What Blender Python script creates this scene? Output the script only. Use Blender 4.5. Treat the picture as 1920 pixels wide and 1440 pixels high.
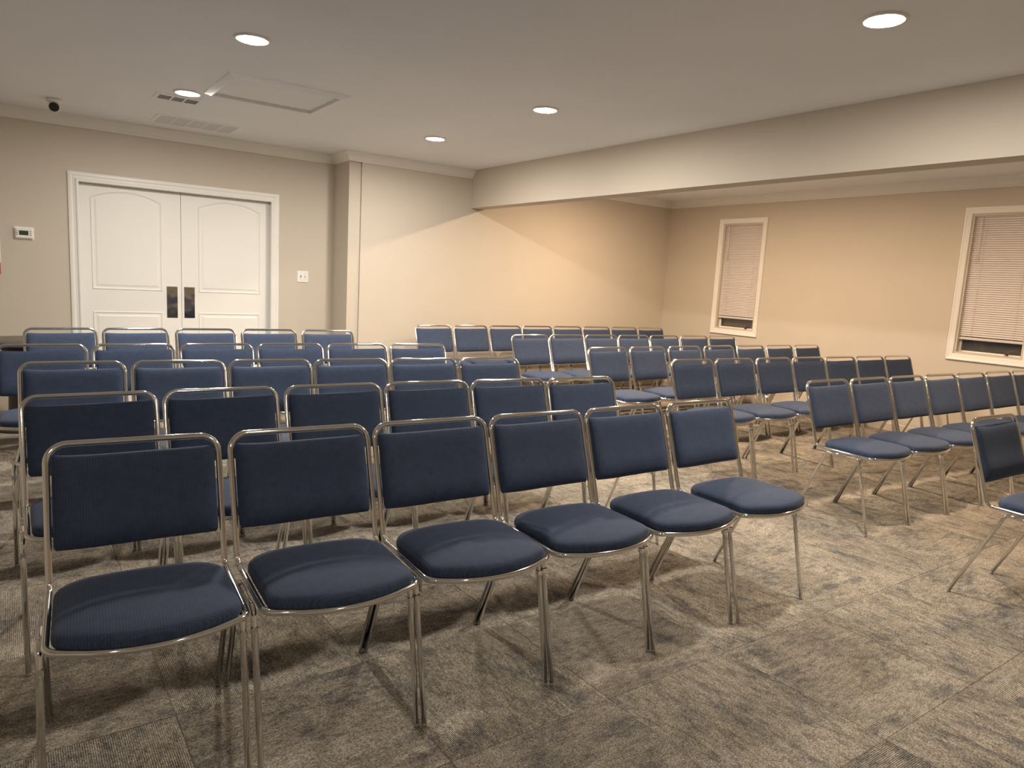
import bpy, math, random
from mathutils import Vector, Matrix

scene = bpy.context.scene
for o in list(bpy.data.objects):
    bpy.data.objects.remove(o)
COL = scene.collection
random.seed(7)
PI = math.pi

# ------------------------------------------------------------------ camera
F_PX, YAW, PITCH, ROLL, CAM_H = 1332.45, 0.62255, 0.14358, 0.05519, 1.3656
cam_data = bpy.data.cameras.new('camera')
cam = bpy.data.objects.new('camera', cam_data)
COL.objects.link(cam)
cam_data.sensor_width = 36.0
cam_data.lens = F_PX / 1920 * 36.0
cam_data.clip_start = 0.02
fw = Vector((math.sin(YAW) * math.cos(PITCH), math.cos(YAW) * math.cos(PITCH), -math.sin(PITCH)))
rt = Vector((math.cos(YAW), -math.sin(YAW), 0))
up = rt.cross(fw)
rt, up = (math.cos(ROLL) * rt + math.sin(ROLL) * up, -math.sin(ROLL) * rt + math.cos(ROLL) * up)
M = Matrix.Identity(4)
for i in range(3):
    M[i][0], M[i][1], M[i][2] = rt[i], up[i], -fw[i]
M[2][3] = CAM_H
cam.matrix_world = M
scene.camera = cam

# ------------------------------------------------------------------ world, exposure, lamp strengths
world = bpy.data.worlds.new('night')
scene.world = world
world.use_nodes = True
world.node_tree.nodes['Background'].inputs[0].default_value = (0.010, 0.012, 0.016, 1)
world.node_tree.nodes['Background'].inputs[1].default_value = 1.0
vs = scene.view_settings
vs.view_transform = 'Standard'
vs.look = 'None'
vs.gamma = 1.0
vs.use_curve_mapping = False
vs.exposure = 0.0
LAMP_MAIN = ((1.0, 0.925, 0.82), 850.0)      # colour, radiance of the neutral main-room lamps
LAMP_ALCOVE = ((1.0, 0.73, 0.48), 1230.0)    # warmer lamps behind the beam

# ------------------------------------------------------------------ measures of the room
D1, D2, WX, CZ = 7.535, 7.109, 7.687, 2.582      # door wall, boxed-out wall, window wall, ceiling
BX0, BX1, BZ = 4.388, 4.565, 2.165               # beam
COLX = 2.925                                     # where the boxed-out wall starts
LX, FY = -1.9, -2.3                              # unseen left and front walls


# ------------------------------------------------------------------ materials
def new_mat(name):
    m = bpy.data.materials.new(name)
    m.use_nodes = True
    nt = m.node_tree
    return m, nt, nt.nodes['Principled BSDF']


def paint(name, col, rough=0.6, bump=0.0, scale=300.0, spec=0.4):
    m, nt, b = new_mat(name)
    b.inputs['Roughness'].default_value = rough
    b.inputs['Specular IOR Level'].default_value = spec
    tc = nt.nodes.new('ShaderNodeTexCoord')
    n = nt.nodes.new('ShaderNodeTexNoise')
    n.inputs['Scale'].default_value = 2.2
    n.inputs['Detail'].default_value = 3
    nt.links.new(tc.outputs['Object'], n.inputs['Vector'])
    mx = nt.nodes.new('ShaderNodeMix')
    mx.data_type = 'RGBA'
    mx.inputs[6].default_value = (*[c * 0.97 for c in col], 1)
    mx.inputs[7].default_value = (*[min(1, c * 1.03) for c in col], 1)
    nt.links.new(n.outputs['Fac'], mx.inputs[0])
    nt.links.new(mx.outputs[2], b.inputs['Base Color'])
    if bump:
        n2 = nt.nodes.new('ShaderNodeTexNoise')
        n2.inputs['Scale'].default_value = scale
        n2.inputs['Detail'].default_value = 2
        nt.links.new(tc.outputs['Object'], n2.inputs['Vector'])
        bp = nt.nodes.new('ShaderNodeBump')
        bp.inputs['Strength'].default_value = bump
        bp.inputs['Distance'].default_value = 0.002
        nt.links.new(n2.outputs['Fac'], bp.inputs['Height'])
        nt.links.new(bp.outputs['Normal'], b.inputs['Normal'])
    return m


M_WALL = paint('wall_paint', (0.58, 0.515, 0.435), 0.62, 0.15, 260)
M_CEIL = paint('ceiling_paint', (0.87, 0.895, 0.93), 0.8, 0.12, 180)
M_TRIM = paint('trim_paint', (0.82, 0.80, 0.76), 0.38)
M_DOOR = paint('door_paint', (0.84, 0.82, 0.78), 0.42, 0.05, 120)
M_PLASTIC = paint('white_plastic', (0.82, 0.80, 0.76), 0.35)
M_BLIND = paint('blind_vinyl', (0.70, 0.64, 0.625), 0.45)
M_GREY = paint('grey_plastic', (0.30, 0.30, 0.29), 0.5)
M_DARK = paint('dark_plastic', (0.018, 0.018, 0.02), 0.35)
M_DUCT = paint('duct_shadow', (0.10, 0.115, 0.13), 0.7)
M_LOUVER = paint('louver_white', (0.66, 0.65, 0.63), 0.5)
M_RETURN = paint('return_louver', (0.72, 0.74, 0.77), 0.6)
M_BOARD = paint('seat_board', (0.02, 0.02, 0.022), 0.7)
M_WOOD = paint('dark_laminate', (0.055, 0.042, 0.034), 0.3)
M_RED = paint('red_print', (0.45, 0.05, 0.06), 0.5)
M_PAPER = paint('white_print', (0.82, 0.80, 0.78), 0.6)
M_LCD = paint('lcd', (0.045, 0.058, 0.035), 0.2)
M_SCREEN = paint('insect_screen', (0.13, 0.115, 0.105), 0.8)


def metal(name, col, rough, noise=0.0):
    m, nt, b = new_mat(name)
    b.inputs['Base Color'].default_value = (*col, 1)
    b.inputs['Metallic'].default_value = 1.0
    b.inputs['Roughness'].default_value = rough
    if noise:
        tc = nt.nodes.new('ShaderNodeTexCoord')
        n = nt.nodes.new('ShaderNodeTexNoise')
        n.inputs['Scale'].default_value = 9
        n.inputs['Detail'].default_value = 1
        nt.links.new(tc.outputs['Object'], n.inputs['Vector'])
        bp = nt.nodes.new('ShaderNodeBump')
        bp.inputs['Strength'].default_value = noise
        bp.inputs['Distance'].default_value = 0.02
        nt.links.new(n.outputs['Fac'], bp.inputs['Height'])
        nt.links.new(bp.outputs['Normal'], b.inputs['Normal'])
    return m


M_CHROME = metal('chrome', (0.76, 0.755, 0.74), 0.08)
M_STEEL = metal('polished_plate', (0.55, 0.53, 0.51), 0.10, 0.12)
M_BRONZE = metal('bronze', (0.22, 0.17, 0.13), 0.35)

m, nt, b = new_mat('clear_glide')
b.inputs['Base Color'].default_value = (0.34, 0.33, 0.31, 1)
b.inputs['Roughness'].default_value = 0.3
M_GLIDE = m

m, nt, b = new_mat('glass')
b.inputs['Base Color'].default_value = (1, 1, 1, 1)
b.inputs['Roughness'].default_value = 0.02
b.inputs['Transmission Weight'].default_value = 1.0
b.inputs['IOR'].default_value = 1.45
M_GLASS = m


def lamp_mat(name, col, strength):
    m, nt, b = new_mat(name)
    b.inputs['Base Color'].default_value = (0.9, 0.9, 0.9, 1)
    b.inputs['Emission Color'].default_value = (*col, 1)
    b.inputs['Emission Strength'].default_value = strength
    return m


M_LAMP = lamp_mat('lamp_main', *LAMP_MAIN)
M_LAMP2 = lamp_mat('lamp_alcove', *LAMP_ALCOVE)
M_LAMP3 = lamp_mat('lamp_fill', LAMP_MAIN[0], LAMP_MAIN[1] * 0.27)  # weaker glow for the fill lamps added behind the camera


def fabric(name, axis):
    m, nt, b = new_mat(name)
    L = nt.links.new
    tc = nt.nodes.new('ShaderNodeTexCoord')
    rnd = nt.nodes.new('ShaderNodeObjectInfo')
    b.inputs['Roughness'].default_value = 0.75
    b.inputs['Specular IOR Level'].default_value = 0.25
    b.inputs['Sheen Weight'].default_value = 0.07
    b.inputs['Sheen Roughness'].default_value = 0.4
    # woven basket grid: two warped wave sets along x and along the other axis
    n = nt.nodes.new('ShaderNodeTexNoise')
    n.inputs['Scale'].default_value = 38
    n.inputs['Detail'].default_value = 3
    L(tc.outputs['Object'], n.inputs['Vector'])
    waves = []
    for d, sc in (('X', 47.0), (axis, 56.0)):
        w = nt.nodes.new('ShaderNodeTexWave')
        w.wave_type = 'BANDS'
        w.bands_direction = d
        w.inputs['Scale'].default_value = sc
        w.inputs['Distortion'].default_value = 0.9
        w.inputs['Detail'].default_value = 2
        w.inputs['Detail Scale'].default_value = 6
        L(tc.outputs['Object'], w.inputs['Vector'])
        waves.append(w)
    mn = nt.nodes.new('ShaderNodeMath'); mn.operation = 'MINIMUM'
    L(waves[0].outputs['Fac'], mn.inputs[0]); L(waves[1].outputs['Fac'], mn.inputs[1])
    ad = nt.nodes.new('ShaderNodeMath'); ad.operation = 'ADD'
    L(mn.outputs[0], ad.inputs[0]); L(n.outputs['Fac'], ad.inputs[1])
    cr = nt.nodes.new('ShaderNodeValToRGB')
    cr.color_ramp.elements[0].position = 0.35
    cr.color_ramp.elements[0].color = (0.029, 0.044, 0.086, 1)
    cr.color_ramp.elements[1].position = 1.0
    cr.color_ramp.elements[1].color = (0.049, 0.071, 0.128, 1)
    L(ad.outputs[0], cr.inputs[0])
    L(cr.outputs[0], b.inputs['Base Color'])
    bp = nt.nodes.new('ShaderNodeBump')
    bp.inputs['Strength'].default_value = 0.22
    bp.inputs['Distance'].default_value = 0.0015
    L(ad.outputs[0], bp.inputs['Height'])
    L(bp.outputs['Normal'], b.inputs['Normal'])
    return m


M_FABRIC = fabric('navy_fabric_seat', 'Y')
M_FABRIC2 = fabric('navy_fabric_back', 'Z')


def carpet():
    m, nt, b = new_mat('carpet')
    L = nt.links.new
    b.inputs['Roughness'].default_value = 0.95
    b.inputs['Specular IOR Level'].default_value = 0.08
    tc = nt.nodes.new('ShaderNodeTexCoord')
    oi = nt.nodes.new('ShaderNodeObjectInfo')
    mul = nt.nodes.new('ShaderNodeVectorMath'); mul.operation = 'SCALE'
    comb = nt.nodes.new('ShaderNodeCombineXYZ')
    comb.inputs[0].default_value = 37.0; comb.inputs[1].default_value = 61.0; comb.inputs[2].default_value = 13.0
    L(comb.outputs[0], mul.inputs[0]); L(oi.outputs['Random'], mul.inputs['Scale'])
    add = nt.nodes.new('ShaderNodeVectorMath'); add.operation = 'ADD'
    L(tc.outputs['Object'], add.inputs[0]); L(mul.outputs[0], add.inputs[1])

    def noise(scale, stretch, detail, rough=0.6):
        mp = nt.nodes.new('ShaderNodeMapping')
        mp.inputs['Scale'].default_value = stretch
        L(add.outputs[0], mp.inputs['Vector'])
        n = nt.nodes.new('ShaderNodeTexNoise')
        n.inputs['Scale'].default_value = scale
        n.inputs['Detail'].default_value = detail
        n.inputs['Roughness'].default_value = rough
        L(mp.outputs[0], n.inputs['Vector'])
        return n.outputs['Fac']

    def ramp(sock, p0, p1, v0=0.0, v1=1.0):
        r = nt.nodes.new('ShaderNodeMapRange')
        r.inputs[1].default_value = p0; r.inputs[2].default_value = p1
        r.inputs[3].default_value = v0; r.inputs[4].default_value = v1
        L(sock, r.inputs[0])
        return r.outputs[0]

    def mix(fac, a, c):
        x = nt.nodes.new('ShaderNodeMix'); x.data_type = 'RGBA'
        L(fac, x.inputs[0])
        for s, v in ((6, a), (7, c)):
            if isinstance(v, tuple): x.inputs[s].default_value = (*v, 1)
            else: L(v, x.inputs[s])
        return x.outputs[2]

    tone = ramp(noise(3.0, (1, 0.6, 1), 4), 0.35, 0.65)
    base = mix(tone, (0.41, 0.358, 0.288), (0.52, 0.458, 0.368))
    blot = ramp(noise(9.5, (1.0, 0.5, 1), 8, 0.78), 0.50, 0.63, 0.0, 0.76)
    col = mix(blot, base, (0.108, 0.116, 0.130))
    wisp = ramp(noise(26, (1.0, 0.42, 1), 6, 0.8), 0.50, 0.68, 0.0, 0.75)
    col = mix(wisp, col, (0.125, 0.118, 0.110))
    streak = ramp(noise(75, (1.0, 0.28, 1), 4, 0.75), 0.42, 0.68, 0.0, 0.5)
    col = mix(streak, col, (0.10, 0.088, 0.074))
    w = nt.nodes.new('ShaderNodeTexWave')
    w.wave_type = 'BANDS'; w.bands_direction = 'X'
    w.inputs['Scale'].default_value = 2 * PI / 20.0 / 0.0057
    w.inputs['Distortion'].default_value = 0.0
    L(add.outputs[0], w.inputs['Vector'])
    fine = noise(420, (1, 0.6, 1), 2)
    rib = nt.nodes.new('ShaderNodeMath'); rib.operation = 'MULTIPLY'
    L(ramp(w.outputs['Fac'], 0.15, 0.7, 1.0, 0.0), rib.inputs[0]); L(ramp(fine, 0.3, 0.6, 0.5, 0.95), rib.inputs[1])
    ribs = nt.nodes.new('ShaderNodeMath'); ribs.operation = 'MULTIPLY'
    L(rib.outputs[0], ribs.inputs[0]); L(ramp(noise(2.2, (1, 1, 1), 2), 0.35, 0.65, 0.35, 1.0), ribs.inputs[1])
    col = mix(ribs.outputs[0], col, (0.045, 0.040, 0.036))
    speck = ramp(noise(240, (1, 0.7, 1), 3, 0.85), 0.36, 0.64, 0.28, 1.62)
    v = nt.nodes.new('ShaderNodeVectorMath'); v.operation = 'SCALE'
    L(col, v.inputs[0]); L(speck, v.inputs['Scale'])
    L(v.outputs[0], b.inputs['Base Color'])
    ad = nt.nodes.new('ShaderNodeMath'); ad.operation = 'ADD'
    L(w.outputs['Fac'], ad.inputs[0]); L(fine, ad.inputs[1])
    bp = nt.nodes.new('ShaderNodeBump')
    bp.inputs['Strength'].default_value = 0.5
    bp.inputs['Distance'].default_value = 0.002
    L(ad.outputs[0], bp.inputs['Height'])
    L(bp.outputs['Normal'], b.inputs['Normal'])
    return m


M_CARPET = carpet()


# ------------------------------------------------------------------ mesh helpers
class MB:
    """collects vertices and faces, builds one mesh object"""
    def __init__(self):
        self.v, self.f, self.sm = [], [], []

    def add(self, verts, faces, smooth=False):
        k = len(self.v)
        self.v += [tuple(p) for p in verts]
        self.f += [[i + k for i in f] for f in faces]
        self.sm += [smooth] * len(faces)
        return self

    def box(self, x0, x1, y0, y1, z0, z1, bev=0.0):
        if bev <= 0:
            vs_ = [(x, y, z) for z in (z0, z1) for y in (y0, y1) for x in (x0, x1)]
            fs = [(0, 2, 3, 1), (4, 5, 7, 6), (0, 1, 5, 4), (2, 6, 7, 3), (0, 4, 6, 2), (1, 3, 7, 5)]
            return self.add(vs_, fs)
        # chamfered box: 24 vertices
        bx = min(bev, (x1 - x0) * .45, (y1 - y0) * .45, (z1 - z0) * .45)
        vs_, idx = [], {}
        for sx in (0, 1):
            for sy in (0, 1):
                for sz in (0, 1):
                    c = [(x0, x1)[sx], (y0, y1)[sy], (z0, z1)[sz]]
                    d = [(bx, -bx)[sx], (bx, -bx)[sy], (bx, -bx)[sz]]
                    for ax in range(3):
                        q = [c[i] + (0 if i == ax else d[i]) for i in range(3)]
                        idx[sx, sy, sz, ax] = len(vs_)
                        vs_.append(q)
        fs = []
        g = lambda s, ax: idx[s[0], s[1], s[2], ax]
        for ax in range(3):
            a, c = [i for i in range(3) if i != ax]
            for s in (0, 1):
                q = []
                for (p, r) in ((0, 0), (1, 0), (1, 1), (0, 1)):
                    k = [0, 0, 0]; k[ax] = s; k[a] = p; k[c] = r
                    q.append(g(k, ax))
                fs.append(q)
            # edges parallel to ax
            for p in (0, 1):
                for r in (0, 1):
                    k0 = [0, 0, 0]; k0[a] = p; k0[c] = r
                    k1 = list(k0); k1[ax] = 1
                    fs.append([g(k0, a), g(k1, a), g(k1, c), g(k0, c)])
        for s in idx:
            if s[3] == 0:
                fs.append([idx[s[0], s[1], s[2], i] for i in range(3)])
        return self.add(vs_, fs)

    def rings(self, rings, closed_ring=True, cap0=False, cap1=False, loop=False, smooth=True):
        n = len(rings[0])
        vs_ = [p for r in rings for p in r]
        fs = []
        R = len(rings)
        for i in range(R if loop else R - 1):
            j = (i + 1) % R
            for k in range(n if closed_ring else n - 1):
                l = (k + 1) % n
                fs.append((i * n + k, i * n + l, j * n + l, j * n + k))
        self.add(vs_, fs, smooth)
        base = len(self.v) - len(vs_)
        if cap0:
            self.f.append([base + k for k in range(n)][::-1]); self.sm.append(False)
        if cap1:
            self.f.append([base + (R - 1) * n + k for k in range(n)]); self.sm.append(False)
        return self

    def lathe(self, prof, c=(0, 0, 0), n=24, axis=None, cap=True, smooth=True):
        ax = Vector(axis).normalized() if axis else Vector((0, 0, 1))
        u = ax.orthogonal().normalized(); w = ax.cross(u)
        c = Vector(c)
        rr = []
        for r, h in prof:
            rr.append([c + ax * h + (u * math.cos(2 * PI * k / n) + w * math.sin(2 * PI * k / n)) * r for k in range(n)])
        return self.rings(rr, True, cap, cap, smooth=smooth)

    def tube(self, pts, r, n=10, closed=False, cap=True):
        pts = [Vector(p) for p in pts]
        N = len(pts)
        tang = []
        for i in range(N):
            a = pts[i - 1] if (i > 0 or closed) else pts[i]
            c = pts[(i + 1) % N] if (i < N - 1 or closed) else pts[i]
            tang.append((c - a).normalized())
        u = tang[0].orthogonal().normalized()
        us = [u]
        for i in range(1, N):
            u = us[-1] - tang[i] * us[-1].dot(tang[i])
            us.append(u.normalized())
        if closed:
            uu = us[-1] - tang[0] * us[-1].dot(tang[0]); uu.normalize()
            ang = math.atan2(us[0].cross(uu).dot(tang[0]), us[0].dot(uu))
            for i in range(N):
                us[i] = Matrix.Rotation(-ang * i / N, 3, tang[i]) @ us[i]
        rr = []
        for i in range(N):
            w = tang[i].cross(us[i])
            rr.append([pts[i] + (us[i] * math.cos(2 * PI * k / n) + w * math.sin(2 * PI * k / n)) * r for k in range(n)])
        return self.rings(rr, True, cap and not closed, cap and not closed, loop=closed)

    def mesh(self, name, mat):
        me = bpy.data.meshes.new(name)
        me.from_pydata(self.v, [], self.f)
        me.materials.append(mat)
        for p, s in zip(me.polygons, self.sm):
            p.use_smooth = s
        import bmesh
        bm = bmesh.new(); bm.from_mesh(me)
        bmesh.ops.recalc_face_normals(bm, faces=bm.faces)
        bm.to_mesh(me); bm.free()
        return me

    def build(self, name, mat, parent=None, loc=None):
        o = bpy.data.objects.new(name, self.mesh(name, mat))
        COL.objects.link(o)
        if parent: o.parent = parent
        if loc: o.location = loc
        return o


def fillet(pts, rad, closed=False, seg=7):
    pts = [Vector(p) for p in pts]
    N = len(pts); out = []
    for i in range(N):
        r = rad[i]
        if r <= 0 or (not closed and i in (0, N - 1)):
            out.append(pts[i]); continue
        p, a, c = pts[i], pts[i - 1], pts[(i + 1) % N]
        d0, d1 = (a - p).normalized(), (c - p).normalized()
        th = d0.angle(d1)
        t = r / math.tan(th / 2)
        bis = (d0 + d1).normalized()
        ce = p + bis * (r / math.sin(th / 2))
        s, e = p + d0 * t - ce, p + d1 * t - ce
        tot = s.angle(e)
        axn = s.cross(e).normalized()
        for k in range(seg + 1):
            out.append(ce + Matrix.Rotation(tot * k / seg, 3, axn) @ s)
    return out


def sweep(mb, path, N, prof, closed=False, flip=1):
    """profile (a outward in plane, b along N) swept along a planar mitred path"""
    path = [Vector(p) for p in path]; N = Vector(N)
    n = len(path); rr = []
    for i in range(n):
        d0 = (path[i] - path[i - 1]).normalized() if (i > 0 or closed) else None
        d1 = (path[(i + 1) % n] - path[i]).normalized() if (i < n - 1 or closed) else None
        if d0 is None: d0 = d1
        if d1 is None: d1 = d0
        n0, n1 = N.cross(d0) * flip, N.cross(d1) * flip
        mt = (n0 + n1); mt = mt / (1 + n0.dot(n1))
        rr.append([path[i] + mt * a + N * b_ for a, b_ in prof])
    mb.rings(rr, True, not closed, not closed, loop=closed, smooth=False)
    return mb


def empty(name, loc=(0, 0, 0), rz=0.0):
    o = bpy.data.objects.new(name, None)
    o.empty_display_size = 0.1
    COL.objects.link(o)
    o.location = loc; o.rotation_euler = (0, 0, rz)
    return o


def tag(o, label, cat, group=None, kind=None):
    if label: o['label'] = label
    if cat: o['category'] = cat
    if group: o['group'] = group
    if kind: o['kind'] = kind
    return o


def struct(o):
    o['kind'] = 'structure'
    return o


def copy_tree(o, parent=None):
    c = o.copy(); COL.objects.link(c); c.parent = parent
    for ch in list(o.children):
        copy_tree(ch, c)
    return c


# ------------------------------------------------------------------ room shell
DX0, DX1, DZ = 0.490, 2.330, 2.105               # door opening
T = 0.14
w = MB()
w.box(LX - T, DX0, D1, D1 + T, -0.02, CZ).box(DX1, COLX + .06, D1, D1 + T, -0.02, CZ).box(DX0, DX1, D1, D1 + T, DZ, CZ)
struct(w.build('wall_back', M_WALL))
w = MB()
w.box(COLX + .128, WX + T, D2, D1 + T, -0.02, CZ)
struct(w.build('wall_alcove', M_WALL))
WIN = [(5.500, 6.222), (2.548, 3.270)]            # casing outer edges along y
WZ0, WZ1 = 0.834, 2.313
CW = 0.062
w = MB()
ys = [FY]
for a, c in sorted(WIN):
    ys += [a + CW + .02, c - CW - .02]
ys += [D2]
for i in range(0, len(ys), 2):
    w.box(WX, WX + T, ys[i], ys[i + 1], -0.02, CZ)
for a, c in WIN:
    w.box(WX, WX + T, a + CW + .02, c - CW - .02, -0.02, WZ0 + CW + .02)
    w.box(WX, WX + T, a + CW + .02, c - CW - .02, WZ1 - CW - .02, CZ)
struct(w.build('wall_right', M_WALL))
struct(MB().box(LX - T, LX, FY, D1, -0.02, CZ).build('wall_left', M_WALL))
struct(MB().box(LX - T, WX + T, FY - T, FY, -0.02, CZ).build('wall_front', M_WALL))
struct(MB().box(LX - T, WX + T, FY - T, D1 + T, CZ, CZ + .12).build('ceiling', M_CEIL))
struct(MB().box(BX0, BX1, FY, D2, BZ, CZ).build('ceiling_beam', M_WALL))
struct(MB().box(COLX, COLX + .128, D2 + .024, D1 + T, -0.02, CZ, 0.001).build('trim_1', M_WALL))

# crown mouldings
CROWN = [(0, 0), (0, -.092), (.010, -.092), (.013, -.082), (.024, -.074), (.044, -.046), (.066, -.022), (.074, -.016), (.076, -.006), (.084, -.004), (.084, 0)]
for nm, path in (('trim_2', [(LX, D1, CZ), (COLX, D1, CZ), (COLX, D2, CZ), (BX0, D2, CZ)]),
                 ('trim_3', [(BX1, D2, CZ), (WX, D2, CZ), (WX, FY, CZ)])):
    mb = MB()
    sweep(mb, path, (0, 0, 1), CROWN, flip=-1)
    struct(mb.build(nm, M_TRIM))

# baseboards in the wall colour
BASE = [(0, 0), (.012, 0), (.012, .075), (.006, .085), (0, .085)]
for nm, path in (('baseboard_right', [(WX, D2, 0.001), (WX, FY, 0.001)]),
                 ('baseboard_alcove', [(COLX + .13, D2, 0.001), (WX - .012, D2, 0.001)]),
                 ('baseboard_back', [(DX1 + .08, D1, 0.001), (COLX - .002, D1, 0.001)])):
    mb = MB(); sweep(mb, path, (0, 0, 1), BASE, flip=-1)
    struct(mb.build(nm, M_WALL))

# ------------------------------------------------------------------ floor of carpet tiles laid quarter-turn
floor = struct(MB().box(LX - T, WX + T, FY - T, D1 + T, -0.06, -0.012).build('floor', M_CARPET))
TS, TX0, TY0 = 0.612, 0.376, 2.183
G = 0.0006


def tile_mesh(x0, x1, y0, y1):
    e, z0, z1 = 0.0012, -0.012, 0.0
    vs_ = [(x0, y0, z0), (x1, y0, z0), (x1, y1, z0), (x0, y1, z0),
           (x0, y0, z1 - e * .7), (x1, y0, z1 - e * .7), (x1, y1, z1 - e * .7), (x0, y1, z1 - e * .7),
           (x0 + e, y0 + e, z1), (x1 - e, y0 + e, z1), (x1 - e, y1 - e, z1), (x0 + e, y1 - e, z1)]
    fs = [(3, 2, 1, 0), (8, 9, 10, 11)]
    for k in range(4):
        l = (k + 1) % 4
        fs += [(k, l, l + 4, k + 4), (k + 4, l + 4, l + 8, k + 8)]
    return MB().add(vs_, fs)


full = tile_mesh(-TS / 2 + G, TS / 2 - G, -TS / 2 + G, TS / 2 - G).mesh('carpet_tile', M_CARPET)
i0 = math.floor((LX - TX0) / TS); i1 = math.ceil((WX - TX0) / TS)
j0 = math.floor((FY - TY0) / TS); j1 = math.ceil((D1 - TY0) / TS)
for i in range(i0, i1):
    for j in range(j0, j1):
        xa, xb = TX0 + i * TS, TX0 + (i + 1) * TS
        ya, yb = TY0 + j * TS, TY0 + (j + 1) * TS
        xm, ym = (xa + xb) / 2, (ya + yb) / 2
        turn = (i + j) % 2            # 0: ribs run along y, 1: along x
        ymax = D2 if xm > COLX else D1
        cx0, cx1, cy0, cy1 = max(xa, LX), min(xb, WX), max(ya, FY), min(yb, ymax)
        if cx1 - cx0 < .03 or cy1 - cy0 < .03: continue
        rot = (PI / 2 if turn == 0 else 0) + (PI if random.random() < .5 else 0)
        rot = (0 if (i + j) % 2 else PI / 2) if False else ((0 if (i + j) % 2 == 0 else PI / 2) + (PI if random.random() < .5 else 0))
        if cx1 - cx0 > TS - 1e-4 and cy1 - cy0 > TS - 1e-4:
            me = full
        else:
            c, s = round(math.cos(-rot)), round(math.sin(-rot))
            ps = []
            for x, y in ((cx0 - xm, cy0 - ym), (cx1 - xm, cy1 - ym)):
                ps.append((c * x - s * y, s * x + c * y))
            me = tile_mesh(min(ps[0][0], ps[1][0]) + G, max(ps[0][0], ps[1][0]) - G, min(ps[0][1], ps[1][1]) + G, max(ps[0][1], ps[1][1]) - G).mesh('carpet_tile', M_CARPET)
        o = bpy.data.objects.new('carpet_tile', me)
        COL.objects.link(o)
        o.parent = floor
        o.location = (xm, ym, 0); o.rotation_euler = (0, 0, rot)

# ------------------------------------------------------------------ double door
CAS = [(-.006, 0), (-.006, .012), (.006, .016), (.020, .017), (.030, .012), (.050, .016), (.060, .024), (.072, .024), (.078, .018), (.078, 0)]
mb = MB()
sweep(mb, [(DX0, D1, 0.001), (DX0, D1, DZ), (DX1, D1, DZ), (DX1, D1, 0.001)], (0, -1, 0), CAS, flip=-1)
struct(mb.build('trim_4', M_TRIM))
mb = MB()                                            # jambs and stops
mb.box(DX0 - .002, DX0 + .014, D1 - .002, D1 + T, 0.001, DZ).box(DX1 - .014, DX1 + .002, D1 - .002, D1 + T, 0.001, DZ).box(DX0 + .014, DX1 - .014, D1 - .002, D1 + T, DZ - .014, DZ + .002)
mb.box(DX0 + .014, DX0 + .026, D1 + .012, D1 + .048, 0.001, DZ - .014).box(DX1 - .034, DX1 - .014, D1 + .012, D1 + .048, 0.001, DZ - .014)
mb.box(DX0 + .026, DX1 - .034, D1 + .012, D1 + .048, DZ - .026, DZ - .014)
struct(mb.build('trim_5', M_TRIM))


def outline(x0, x1, z0, zs, zc, d):
    """panel outline inset by d; zs shoulder height, zc crown height (== zs for a plain panel)"""
    pts = [(x0 + d, z0 + d), (x1 - d, z0 + d)]
    if zc - zs < 1e-4:
        return pts + [(x1 - d, zs - d), (x0 + d, zs - d)]
    hw, h = (x1 - x0) / 2, zc - zs
    R = (hw * hw + h * h) / (2 * h)
    xc, zo = (x0 + x1) / 2, zc - R
    r = R - d
    n = 14
    for k in range(n + 1):
        x = (x1 - d) + (x0 - x1 + 2 * d) * k / n
        pts.append((x, zo + math.sqrt(max(0, r * r - (x - xc) ** 2))))
    return pts


def door_leaf(name, x0, x1, px0, px1, push_x):
    yf = 0.0
    leaf = MB().box(x0, x1, yf, yf + .04, 0.008, DZ - .030, .002).build(name, M_DOOR)
    struct(leaf)
    leaf.location = (0, D1 + .050, 0)
    for z0, zs, zc in ((1.085, 1.912, 1.988), (0.20, 0.885, 0.885)):
        mb = MB()
        rr = []
        for d, h in ((0, 0.0), (.004, .0055), (.009, .0065), (.016, .0015), (.026, .0005), (.034, .0012), (.046, .0050), (.050, .0052)):
            rr.append([(x, yf - h, z) for x, z in outline(px0, px1, z0, zs, zc, d)])
        mb.rings(rr, True, False, True, smooth=False)
        mb.build('door_panel', M_DOOR, leaf)
    pp = MB().box(push_x, push_x + .097, yf - .0025, yf, .830, 1.133, .001).build('push_plate', M_STEEL, leaf)
    for dx in (.010, .087):
        for z in (.842, 1.121):
            MB().lathe([(.0042, 0), (.0036, .0016)], (push_x + dx, yf - .0025, z), 8, (0, -1, 0)).build('screw', M_CHROME, pp)
    return leaf


door_leaf('door_1', DX0 + .016, 1.4085, .656, 1.244, 1.277)
door_leaf('door_2', 1.4115, DX1 - .036, 1.565, 2.163, 1.433)
struct(MB().box(DX0, DX1, D1 + T - .01, D1 + T + .01, 0, DZ).build('wall_hall', M_DARK))

# ------------------------------------------------------------------ windows and blinds
CASW = [(0, 0), (0, .010), (.006, .014), (.040, .018), (.050, .022), (.060, .022), (.062, .018), (.062, 0)]


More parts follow.
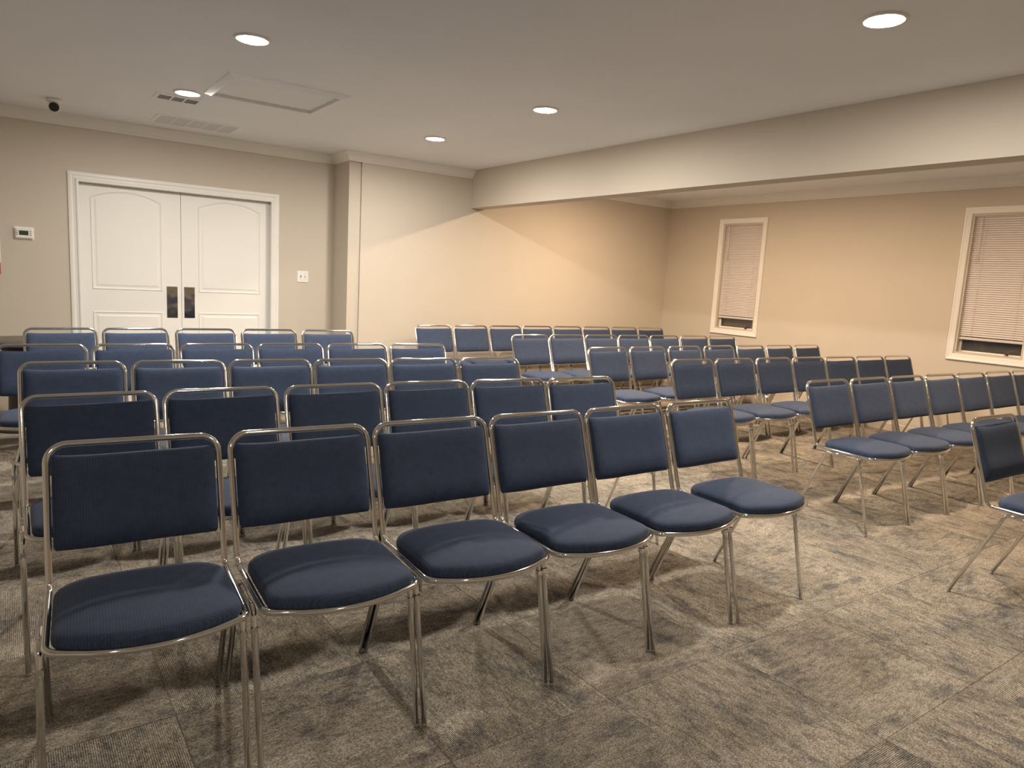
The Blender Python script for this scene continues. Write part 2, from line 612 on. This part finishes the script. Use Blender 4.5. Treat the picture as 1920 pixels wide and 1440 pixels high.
def window(k, ya, yb):
    root = struct(empty(f'window_{k}', (WX, (ya + yb) / 2, WZ0)))
    h = (yb - ya) / 2; H = WZ1 - WZ0
    iy, iz0, iz1 = h - CW, CW, H - CW
    mb = MB()
    loop = [(0, iy, iz0), (0, iy, iz1), (0, -iy, iz1), (0, -iy, iz0)]
    sweep(mb, loop, (-1, 0, 0), CASW, True, 1)
    mb.build('casing', M_TRIM, root)
    mb = MB()
    t = .022
    mb.box(-.001, .12, -iy - t, -iy, iz0 - t, iz1 + t).box(-.001, .12, iy, iy + t, iz0 - t, iz1 + t)
    mb.box(-.001, .12, -iy, iy, iz0 - t, iz0).box(-.001, .12, -iy, iy, iz1, iz1 + t)
    mb.build('jamb_liner', M_TRIM, root)
    mb = MB()
    s = .034
    for (a, c, e, f) in ((-iy, -iy + s, iz0, iz1), (iy - s, iy, iz0, iz1), (-iy + s, iy - s, iz0, iz0 + s), (-iy + s, iy - s, iz1 - s, iz1)):
        mb.box(.062, .095, a, c, e, f, .004)
    sash = mb.build('sash', M_TRIM, root)
    MB().box(.076, .080, -iy + s - .004, iy - s + .004, iz0 + s - .004, iz1 - s + .004).build('pane', M_GLASS, sash)
    MB().box(.098, .101, -iy, iy, iz0, iz1).build('insect_screen', M_SCREEN, root)
    ck = MB().lathe([(.017, 0), (.017, .006), (.010, .010), (.008, .02)], (.062, -iy + .16, iz0 + .024), 12, (-1, 0, .3)).build('crank_base', M_BRONZE, root)
    MB().tube(fillet([(.046, -iy + .16, iz0 + .03), (.034, -iy + .158, iz0 + .045), (.022, -iy + .10, iz0 + .075), (.014, -iy + .085, iz0 + .078)], [0, .008, .008, 0]), .005, 8).build('crank_handle', M_BRONZE, ck)
    return root


SL_P = 0.0208


def blind(ya, yb, nm, label):
    iy = (yb - ya) / 2 - CW - .006
    top = WZ1 - CW - .004
    root = empty('window_blind', (WX + .034, (ya + yb) / 2, top))
    tag(root, label, 'blind', 'mini blinds on the right wall windows')
    MB().box(-.013, .013, -iy, iy, -.026, 0, .002).build('head_rail', M_BLIND, root)
    bot = 1.045 - top
    n = int((-.034 - bot - .02) / SL_P)
    me = None
    seg = 5
    for i in range(n):
        z = -.038 - i * SL_P
        if me is None:
            mb = MB(); rr = []
            tilt = math.radians(62)
            for t in (0, 1):
                ring = []
                for side in (0, 1):
                    for k in (range(seg + 1) if side == 0 else range(seg, -1, -1)):
                        a = (k / seg - .5) * .0254
                        crown_ = .0022 * (1 - (2 * k / seg - 1) ** 2) + (0 if side == 0 else .0006)
                        # room edge of the slat hangs low
                        x = -(a * math.cos(tilt)) - crown_ * math.sin(tilt)
                        zz = a * -math.sin(tilt) * -1 * -1 + crown_ * math.cos(tilt)
                        ring.append((x, -iy + .004 + t * (2 * iy - .008), zz))
                rr.append(ring)
            mb.rings(rr, True, True, True, smooth=False)
            me = mb.mesh('slat', M_BLIND)
        o = bpy.data.objects.new('slat', me); COL.objects.link(o); o.parent = root; o.location = (0, 0, z)
    zb = -.038 - n * SL_P - .004
    MB().box(-.012, .012, -iy + .002, iy - .002, zb - .022, zb + .004, .005).build('bottom_rail', M_BLIND, root)
    for y in (-iy * .62, iy * .62):
        MB().box(-.0135, -.0125, y - .002, y + .002, zb, -.02).build('ladder_cord', M_BLIND, root)
    MB().tube([(-.020, iy - .075, -.022), (-.022, iy - .078, -.46)], .0042, 8).build('tilt_wand', M_PLASTIC, root)
    return root


for k, (a, c) in enumerate(WIN):
    window(k + 1, a, c)
blind(*WIN[0], 'far', 'pale mini blind lowered in the narrow window nearest the alcove corner')
blind(*WIN[1], 'near', 'pale mini blind lowered in the window cut by the right picture edge')


# ------------------------------------------------------------------ ceiling fittings
def downlight(x, y, mat, label, group):
    root = empty('ceiling_light', (x, y, CZ))
    tag(root, label, 'ceiling light', group)
    MB().lathe([(.098, 0), (.098, -.004), (.090, -.009), (.074, -.011), (.074, -.004)], (0, 0, 0), 32, cap=False).build('trim_ring', M_TRIM, root)
    MB().lathe([(.074, -.006), (.068, -.010), (.05, -.0125), (.02, -.0135), (.001, -.0136)], (0, 0, 0), 32, cap=False).build('lens', mat, root)
    return root


GL = 'round recessed lights in the ceiling'
downlight(1.142, 4.165, M_LAMP, 'round glowing ceiling light left of centre, in front of the attic hatch', GL)
downlight(1.130, 5.778, M_LAMP, 'round glowing ceiling light beside the small air register', GL)
downlight(3.172, 4.200, M_LAMP, 'round glowing ceiling light near the middle of the ceiling, before the beam', GL)
downlight(3.166, 5.785, M_LAMP, 'round glowing ceiling light closest to the end of the beam', GL)
downlight(3.170, 1.790, M_LAMP, 'largest round glowing ceiling light, at the top right of the picture', GL)
for y, nm in ((1.79, 'nearest'), (4.20, 'middle'), (5.60, 'farthest')):
    downlight(5.63, y, M_LAMP2, f'warm round ceiling light hidden behind the beam, {nm} of the three', 'warm lights behind the beam')

for x, y, nm in ((-.9, -.6, 'left'), (1.14, -.6, 'right')):  # unseen lamps added to brighten the chair fronts and the bounce
    downlight(x, y, M_LAMP3, f'added unseen fill light behind the camera, {nm} of the two', 'added fill lights behind the camera')

# attic hatch
root = empty('attic_hatch', (1.620, 5.303, CZ))
tag(root, 'square white attic hatch with raised trim in the ceiling', 'hatch')
hx, hy = .355, .312
mb = MB()
sweep(mb, [(-hx, -hy, 0), (-hx, hy, 0), (hx, hy, 0), (hx, -hy, 0)], (0, 0, -1), [(0, 0), (0, .026), (.010, .027), (.022, .020), (.046, .010), (.050, .006), (.050, 0)], True, -1)
mb.build('hatch_trim', M_CEIL, root)
MB().box(-hx + .003, hx - .003, -hy + .003, hy - .003, -.006, 0).build('hatch_panel', M_CEIL, root)


def grille(name, cx, cy, hx, hy, ncol, nl, label, mat_back, tilt):
    root = empty(name, (cx, cy, CZ)); tag(root, label, 'vent')
    mb = MB(); b_ = .03
    sweep(mb, [(-hx + b_, -hy + b_, 0), (-hx + b_, hy - b_, 0), (hx - b_, hy - b_, 0), (hx - b_, -hy + b_, 0)], (0, 0, -1), [(0, 0), (0, .008), (b_ - .004, .005), (b_, 0)], True, -1)
    mb.build('grille_frame', M_CEIL, root)
    MB().box(-hx + b_, hx - b_, -hy + b_, hy - b_, -.0015, 0).build('duct_backing', mat_back, root)  # flat backing sheet; the register's dark colour stands for shade in the duct
    ix, iy = hx - b_, hy - b_
    cw = 2 * ix / ncol
    for k in range(1, ncol):
        x = -ix + k * cw
        MB().box(x - .006, x + .006, -iy, iy, -.008, -.001).build('divider', M_CEIL, root)
    for c in range(ncol):
        xa, xb = -ix + c * cw + (.006 if c else 0), -ix + (c + 1) * cw - (.006 if c < ncol - 1 else 0)
        mb = MB()
        for j in range(nl):
            y = -iy + (j + .5) * 2 * iy / nl
            d = iy / nl * (.80 if nl > 5 else .42)
            mb.add([(xa, y - d, -.002), (xb, y - d, -.002), (xb, y + d * .4, -.008), (xa, y + d * .4, -.008),
                    (xa, y - d + .001, -.0012), (xb, y - d + .001, -.0012), (xb, y + d * .4 + .001, -.0072), (xa, y + d * .4 + .001, -.0072)],
                   [(0, 1, 2, 3), (4, 7, 6, 5), (0, 4, 5, 1), (2, 6, 7, 3), (0, 3, 7, 4), (1, 5, 6, 2)])
        o = mb.build('louver_bank', M_RETURN if nl > 5 else M_GREY, root); o['kind'] = 'stuff'
    return root


grille('return_grille', 1.435, 6.965, .345, .215, 5, 14, 'wide white return air grille in the ceiling near the door wall', M_CEIL, 1)
grille('air_register', 1.115, 6.045, .165, .105, 3, 4, 'small white air register in the ceiling behind a glowing light', M_DUCT, 1)

# security camera
root = empty('security_camera', (.372, 6.90, CZ))
tag(root, 'small white dome security camera on the ceiling at the left', 'camera')
MB().lathe([(.055, 0), (.055, -.018), (.046, -.026), (.0, -.026)], (0, 0, 0), 24).build('base', M_PLASTIC, root)
ax = Vector((-.06, -1, -.22)).normalized()
c0 = Vector((0, -.01, -.058))
MB().lathe([(.001, -.040), (.022, -.034), (.036, -.018), (.041, 0), (.038, .018), (.036, .024)], c0, 24, ax).build('housing', M_PLASTIC, root)
MB().lathe([(.0355, .0235), (.034, .0275), (.020, .030), (.012, .028), (.001, .028)], c0, 24, ax).build('lens_face', M_DARK, root)

# ------------------------------------------------------------------ things on the door wall
root = empty('thermostat', (.152, D1, 1.543))
tag(root, 'white digital thermostat on the wall left of the double door', 'thermostat')
MB().box(-.074, .074, -.008, 0, -.055, .055, .004).build('wall_plate', M_PLASTIC, root)
MB().box(-.064, .068, -.030, -.008, -.045, .047, .008).build('body', M_PLASTIC, root)
MB().box(-.034, .032, -.0312, -.0295, -.016, .022).build('screen', M_LCD, root)
for x in (-.049, .047):
    for z in (-.014, .002, .018):
        MB().box(x - .006, x + .006, -.032, -.0295, z - .004, z + .004, .001).build('button', M_GREY, root)

root = empty('light_switch', (2.592, D1, 1.291))
tag(root, 'white double light switch plate right of the double door', 'switch')
MB().box(-.060, .060, -.006, 0, -.060, .060, .003).build('switch_plate', M_PLASTIC, root)
for x in (-.023, .023):
    MB().add([(x - .005, -.006, -.012), (x + .005, -.006, -.012), (x + .005, -.006, .012), (x - .005, -.006, .012),
              (x - .004, -.018, .006), (x + .004, -.018, .006), (x + .004, -.016, .012), (x - .004, -.016, .012)],
             [(0, 1, 5, 4), (1, 2, 6, 5), (2, 3, 7, 6), (3, 0, 4, 7), (4, 5, 6, 7)]).build('toggle', M_GREY if x < 0 else M_LOUVER, root)
    for z in (-.030, .030):
        MB().lathe([(.0032, 0), (.0026, .0014)], (x, -.006, z), 8, (0, -1, 0)).build('screw', M_GREY, root)

root = empty('wall_notice', (-.165, D1, 1.40))
tag(root, 'white notice with a red lower band at the left picture edge', 'sign')
MB().box(-.145, .148, -.004, 0, -.115, .21, .001).build('sheet', M_PAPER, root)
MB().box(-.145, .143, -.004, 0, -.215, -.115, .001).build('red_band', M_RED, root)

# round pedestal table behind the left chairs
root = empty('round_table', (.135, 6.76, 0))
tag(root, 'dark round pedestal table in the back left corner behind the chairs', 'table')
MB().lathe([(.0, .662), (.31, .662), (.335, .668), (.34, .680), (.335, .698), (.325, .702), (.0, .702)], (0, 0, 0), 48).build('tabletop', M_WOOD, root)
MB().lathe([(.20, .03), (.15, .10), (.14, .40), (.15, .58), (.21, .662)], (0, 0, 0), 32).build('pedestal', M_WOOD, root)
MB().lathe([(.27, 0), (.27, .02), (.20, .04)], (0, 0, 0), 32).build('base', M_WOOD, root)

# ------------------------------------------------------------------ the stacking chair (front faces -y; origin on the floor at mid depth)
OY = 0.27
HW = 0.2257                       # half width to tube centres
RT = 0.0094
ZT = 0.840                        # rail centre
YB, ZBEND = -0.122, 0.457         # bend at the seat rear
YF, ZF, BOW = -0.476, 0.452, 0.058


def P(x, y, z): return (x, y + OY, z)


def on_back(t, off=0.0):
    """t = height along the upright; off = forward from its plane"""
    k = (ZT - t) / (ZT - ZBEND)
    n = Vector((0, -(ZT - ZBEND), YB)).normalized() if False else Vector((0, -(ZT - ZBEND), -YB * -1)).normalized()
    n = Vector((0, -1, .30)).normalized()
    return Vector((0, YB * k, t)) + n * off


def make_chair():
    root = empty('stacking_chair')
    # --- bent tube frame, one closed loop
    pts = [(-HW, 0, ZT), (HW, 0, ZT), (HW, YB, ZBEND)]
    rad = [.052, .052, .032]
    arc = []
    na = 10
    for k in range(na + 1):
        x = HW * (1 - 2 * k / na)
        arc.append((x, YF - BOW * (1 - (x / HW) ** 2), ZF - .004 * (1 - (x / HW) ** 2)))
    pts += arc; rad += [.045] + [0] * (na - 1) + [.045]
    pts += [(-HW, YB, ZBEND)]; rad += [.032]
    # the fillet at each front corner needs straight neighbours: thin out the arc ends
    keep = [i for i in range(len(pts)) if i not in (4, 3 + na - 1)]
    pts = [pts[i] for i in keep]; rad = [rad[i] for i in keep]
    path = fillet([P(*p) for p in pts], rad, True)
    MB().tube(path, RT, 12, True).build('tubular_frame', M_CHROME, root)

    # --- backrest cushion
    t0, t1 = .560, .812
    nu, nv = 18, 14
    sp = lambda a: math.copysign(1 - (1 - abs(a)) ** 2.1, a)
    front, back = [], []
    for j in range(nv + 1):
        v = sp(2 * j / nv - 1)
        for i in range(nu + 1):
            u = sp(2 * i / nu - 1)
            # rounded corners
            cu, cv = u, v
            x = cu * (HW - RT - .003)
            q = max(0, abs(v) - .90) / .10
            x *= 1 - .030 * q * q
            edge = (1 - abs(u) ** 14) ** .5 * (1 - abs(v) ** 9) ** .5
            s = (v + 1) / 2
            t = t0 + (t1 - t0) * s + .006 * (abs(u) ** 2 - 1) * (1 if v > 0 else .8) * abs(v) + .002 * math.sin(3 * u + 1) * abs(v)
            lum = .008 * math.exp(-((s - .22) / .16) ** 2) * (1 - .25 * u * u)
            concave = -.006 * (1 - u * u)
            f = on_back(t, .001 + (.017 + lum) * edge + concave)
            k = on_back(t, .001 - .019 * edge + concave)
            front.append(P(x, f.y, f.z)); back.append(P(x, k.y, k.z))
    n = nu + 1
    fs, mb = [], MB()
    N0 = len(front)
    bi = {}
    verts = list(front)
    for j in range(nv + 1):
        for i in range(n):
            if i in (0, nu) or j in (0, nv):
                bi[j, i] = j * n + i
            else:
                bi[j, i] = len(verts); verts.append(back[j * n + i])
    for j in range(nv):
        for i in range(nu):
            fs.append((j * n + i, j * n + i + 1, (j + 1) * n + i + 1, (j + 1) * n + i))
            fs.append((bi[j, i], bi[j + 1, i], bi[j + 1, i + 1], bi[j, i + 1]))
    mb.add(verts, fs, True)
    mb.build('backrest', M_FABRIC2, root)

    # --- seat cushion
    nt_ = 64
    xs, yb_, yf_ = HW - .012, -.128, YF + .006
    out = []

    def corner(cx, cy, r, a0, a1, m):
        return [(cx + r * math.cos(a0 + (a1 - a0) * k / m), cy + r * math.sin(a0 + (a1 - a0) * k / m)) for k in range(m + 1)]
    rr_, rf = .085, .050
    out += corner(xs - rr_, yb_ - .006 - rr_, rr_, 0, PI / 2 * .93, 9)
    for k in range(1, 8):
        x = (xs - rr_) * (1 - 2 * k / 8)
        out.append((x, yb_ - .006 * (x / (xs - rr_)) ** 2))
    out += corner(-xs + rr_, yb_ - .006 - rr_, rr_, PI / 2 * 1.07, PI, 9)
    for k in range(1, 5):
        out.append((-xs, (yb_ - .006 - rr_) + (yf_ + rf * .6 - yb_ + .006 + rr_) * k / 5))
    out += corner(-xs + rf, yf_ + rf * .55, rf, PI, PI * 1.40, 6)
    xe, ye = out[-1]
    m2 = 12
    for k in range(1, m2):
        x = xe * (1 - 2 * k / m2)
        out.append((x, ye - (BOW - .013) * (1 - (x / xe) ** 2)))
    out += corner(xs - rf, yf_ + rf * .55, rf, PI * 1.60, PI * 2, 6)
    for k in range(1, 5):
        out.append((xs, (yf_ + rf * .6) + (yb_ - .006 - rr_ - yf_ - rf * .6) * k / 5))
    cy = -.315
    prof = [(.02, -.004), (.90, -.004), (.985, 0.0), (1.0, .008), (1.002, .022), (.992, .032), (.970, .039), (.930, .044), (.80, .050), (.60, .055), (.35, .058), (.02, .059)]
    rings = []
    for r, h in prof:
        ring = []
        for x, y in out:
            X, Y = x * r, cy + (y - cy) * r
            top = max(0, h) / .059
            dz = -.010 * top * abs(X / xs) ** 2.5
            fr = max(0, (-Y - .36) / .18)
            dz += -.010 * top * min(1, fr) ** 2
            bk = max(0, (Y + .26) / .13)
            dz += -.006 * top * min(1, bk) ** 2
            ring.append(P(X, Y, ZF + .002 + h + dz))
        rings.append(ring)
    MB().rings(rings, True, True, True).build('seat', M_FABRIC, root)
    ring = [P(x * .96, cy + (y - cy) * .96, ZF - .012) for x, y in out]
    ring2 = [P(x * .96, cy + (y - cy) * .96, ZF - .002) for x, y in out]
    MB().rings([ring, ring2], True, True, True, smooth=False).build('seat_board', M_BOARD, root)

    # --- legs: each side a bent tube, front leg and rear leg meeting under the seat rail
    RL = .0089
    for sx, lx, lz in ((-1, -(HW + .0142), .439), (1, HW - .003, .4345)):
        ym = -.312
        dyf = -.006 if sx < 0 else .004
        fr = fillet([P(lx, ym, lz), P(lx, -.412, lz), P(lx, -.506 + dyf, .010)], [0, .030, 0])
        rr = fillet([P(lx, ym, lz), P(lx, -.207, lz), P(lx, -.014 + dyf, .010)], [0, .030, 0])
        for path_ in (fr, rr):
            leg = MB().tube(path_, RL, 10).build('leg', M_CHROME, root)
            e = Vector(path_[-1])
            MB().lathe([(.0060, .0), (.0084, .002), (.0086, .011)], (e.x, e.y, 0), 10).build('glide', M_GLIDE, leg)
        # ganging clip on the front leg
        q = fr[-1]; p0 = Vector(fr[-2]); 
        d = (Vector(q) - p0).normalized()
        c = p0 + d * .035
        MB().box(c.x - .0092, c.x + .0092, c.y - .0095, c.y + .0095, c.z - .011, c.z + .011, .002).build('ganging_clip', M_CHROME, root)
    # flat link plate on the left upright
    a = on_back(.665); c = on_back(.615)
    MB().add([P(-HW - .0135, a.y - .003, a.z), P(-HW - .004, a.y - .003, a.z), P(-HW - .004, c.y - .003, c.z), P(-HW - .0135, c.y - .003, c.z),
              P(-HW - .0135, a.y + .003, a.z), P(-HW - .004, a.y + .003, a.z), P(-HW - .004, c.y + .003, c.z), P(-HW - .0135, c.y + .003, c.z)],
             [(0, 1, 2, 3), (4, 7, 6, 5), (0, 4, 5, 1), (2, 6, 7, 3), (0, 3, 7, 4), (1, 5, 6, 2)]).build('link_plate', M_CHROME, root)
    return root


ROWS = {
    'L1': [(0.301,2.314,-0.071), (0.787,2.282,-0.059), (1.264,2.257,-0.047), (1.739,2.238,-0.035), (2.213,2.224,-0.024), (2.700,2.215,-0.011)],
    'L2': [(0.258,3.156,-0.006), (0.741,3.149,-0.024), (1.232,3.133,-0.042), (1.710,3.109,-0.060), (2.183,3.076,-0.078), (2.656,3.035,-0.096)],
    'L3': [(0.269,4.159,-0.065), (0.753,4.126,-0.071), (1.227,4.091,-0.076), (1.701,4.054,-0.082), (2.174,4.014,-0.087), (2.647,3.971,-0.092)],
    'L4': [(0.165,5.009,-0.003), (0.652,5.003,-0.019), (1.142,4.990,-0.036), (1.627,4.969,-0.052), (2.115,4.939,-0.068), (2.595,4.902,-0.085)],
    'L5': [(0.325,6.170,0.038), (0.818,6.181,0.005), (1.327,6.174,-0.030), (1.830,6.151,-0.064), (2.333,6.110,-0.098)],
    'A': [(3.795,6.821,0.043), (4.282,6.838,0.028), (4.765,6.848,0.013), (5.238,6.851,-0.001), (5.712,6.847,-0.016), (6.185,6.837,-0.030), (6.658,6.819,-0.044), (7.131,6.795,-0.058)],
    'B': [(4.269,5.690,-0.000), (4.742,5.687,-0.012), (5.215,5.679,-0.023), (5.688,5.665,-0.035), (6.164,5.646,-0.046), (6.646,5.621,-0.058), (7.120,5.591,-0.070)],
    'C': [(4.218,4.507,0.034), (4.721,4.522,0.027), (5.232,4.534,0.019), (5.745,4.542,0.012), (6.257,4.547,0.005), (6.760,4.547,-0.003), (7.266,4.544,-0.010)],
    'D': [(4.293,3.631,-0.035), (4.780,3.613,-0.039), (5.276,3.593,-0.042), (5.753,3.572,-0.046), (6.228,3.549,-0.049), (6.701,3.525,-0.053), (7.174,3.499,-0.056)],
    'E': [(4.315,2.524,-0.035), (4.794,2.507,-0.036), (5.274,2.490,-0.036), (5.756,2.472,-0.037), (6.229,2.454,-0.038), (6.702,2.436,-0.039), (7.175,2.417,-0.040)],
    'F': [(3.904,1.408,-0.041)],
}
ROWNAME = {'L1': 'nearest row of the left block', 'L2': 'second nearest row of the left block', 'L3': 'middle row of the left block',
           'L4': 'fourth row back of the left block', 'L5': 'rearmost left row before the double door',
           'A': 'rearmost right row along the back wall', 'B': 'fifth row back of the right block', 'C': 'fourth row back of the right block',
           'D': 'third row back of the right block', 'E': 'second row back of the right block'}
ORD = ['leftmost', 'second from left', 'third from left', 'fourth from left', 'fifth from left', 'sixth from left', 'seventh from left', 'eighth from left']
proto = make_chair()
first = True
for rn, row in ROWS.items():
    for i, (x, y, a) in enumerate(row):
        ch = proto if first else copy_tree(proto)
        first = False
        # stored point is the middle of the top rail
        ch.location = (x + math.sin(a) * OY, y - math.cos(a) * OY, 0)
        ch.rotation_euler = (0, 0, a)
        if rn == 'F':
            lab = 'navy chrome chair standing alone in front, cut by the right picture edge'
        else:
            pos = ORD[i] if i < len(row) - 1 else 'rightmost'
            lab = f'navy padded chrome chair, {pos} in the {ROWNAME[rn]}'
        if rn[0] == 'L':
            for c_ in list(ch.children):
                if c_.name.startswith('link_plate') and ch is not proto: bpy.data.objects.remove(c_)
        tag(ch, lab, 'chair', 'navy stacking chairs of the left block' if rn[0] == 'L' else 'navy stacking chairs of the right block')
for c_ in list(proto.children):
    if c_.name.startswith('link_plate'): bpy.data.objects.remove(c_)
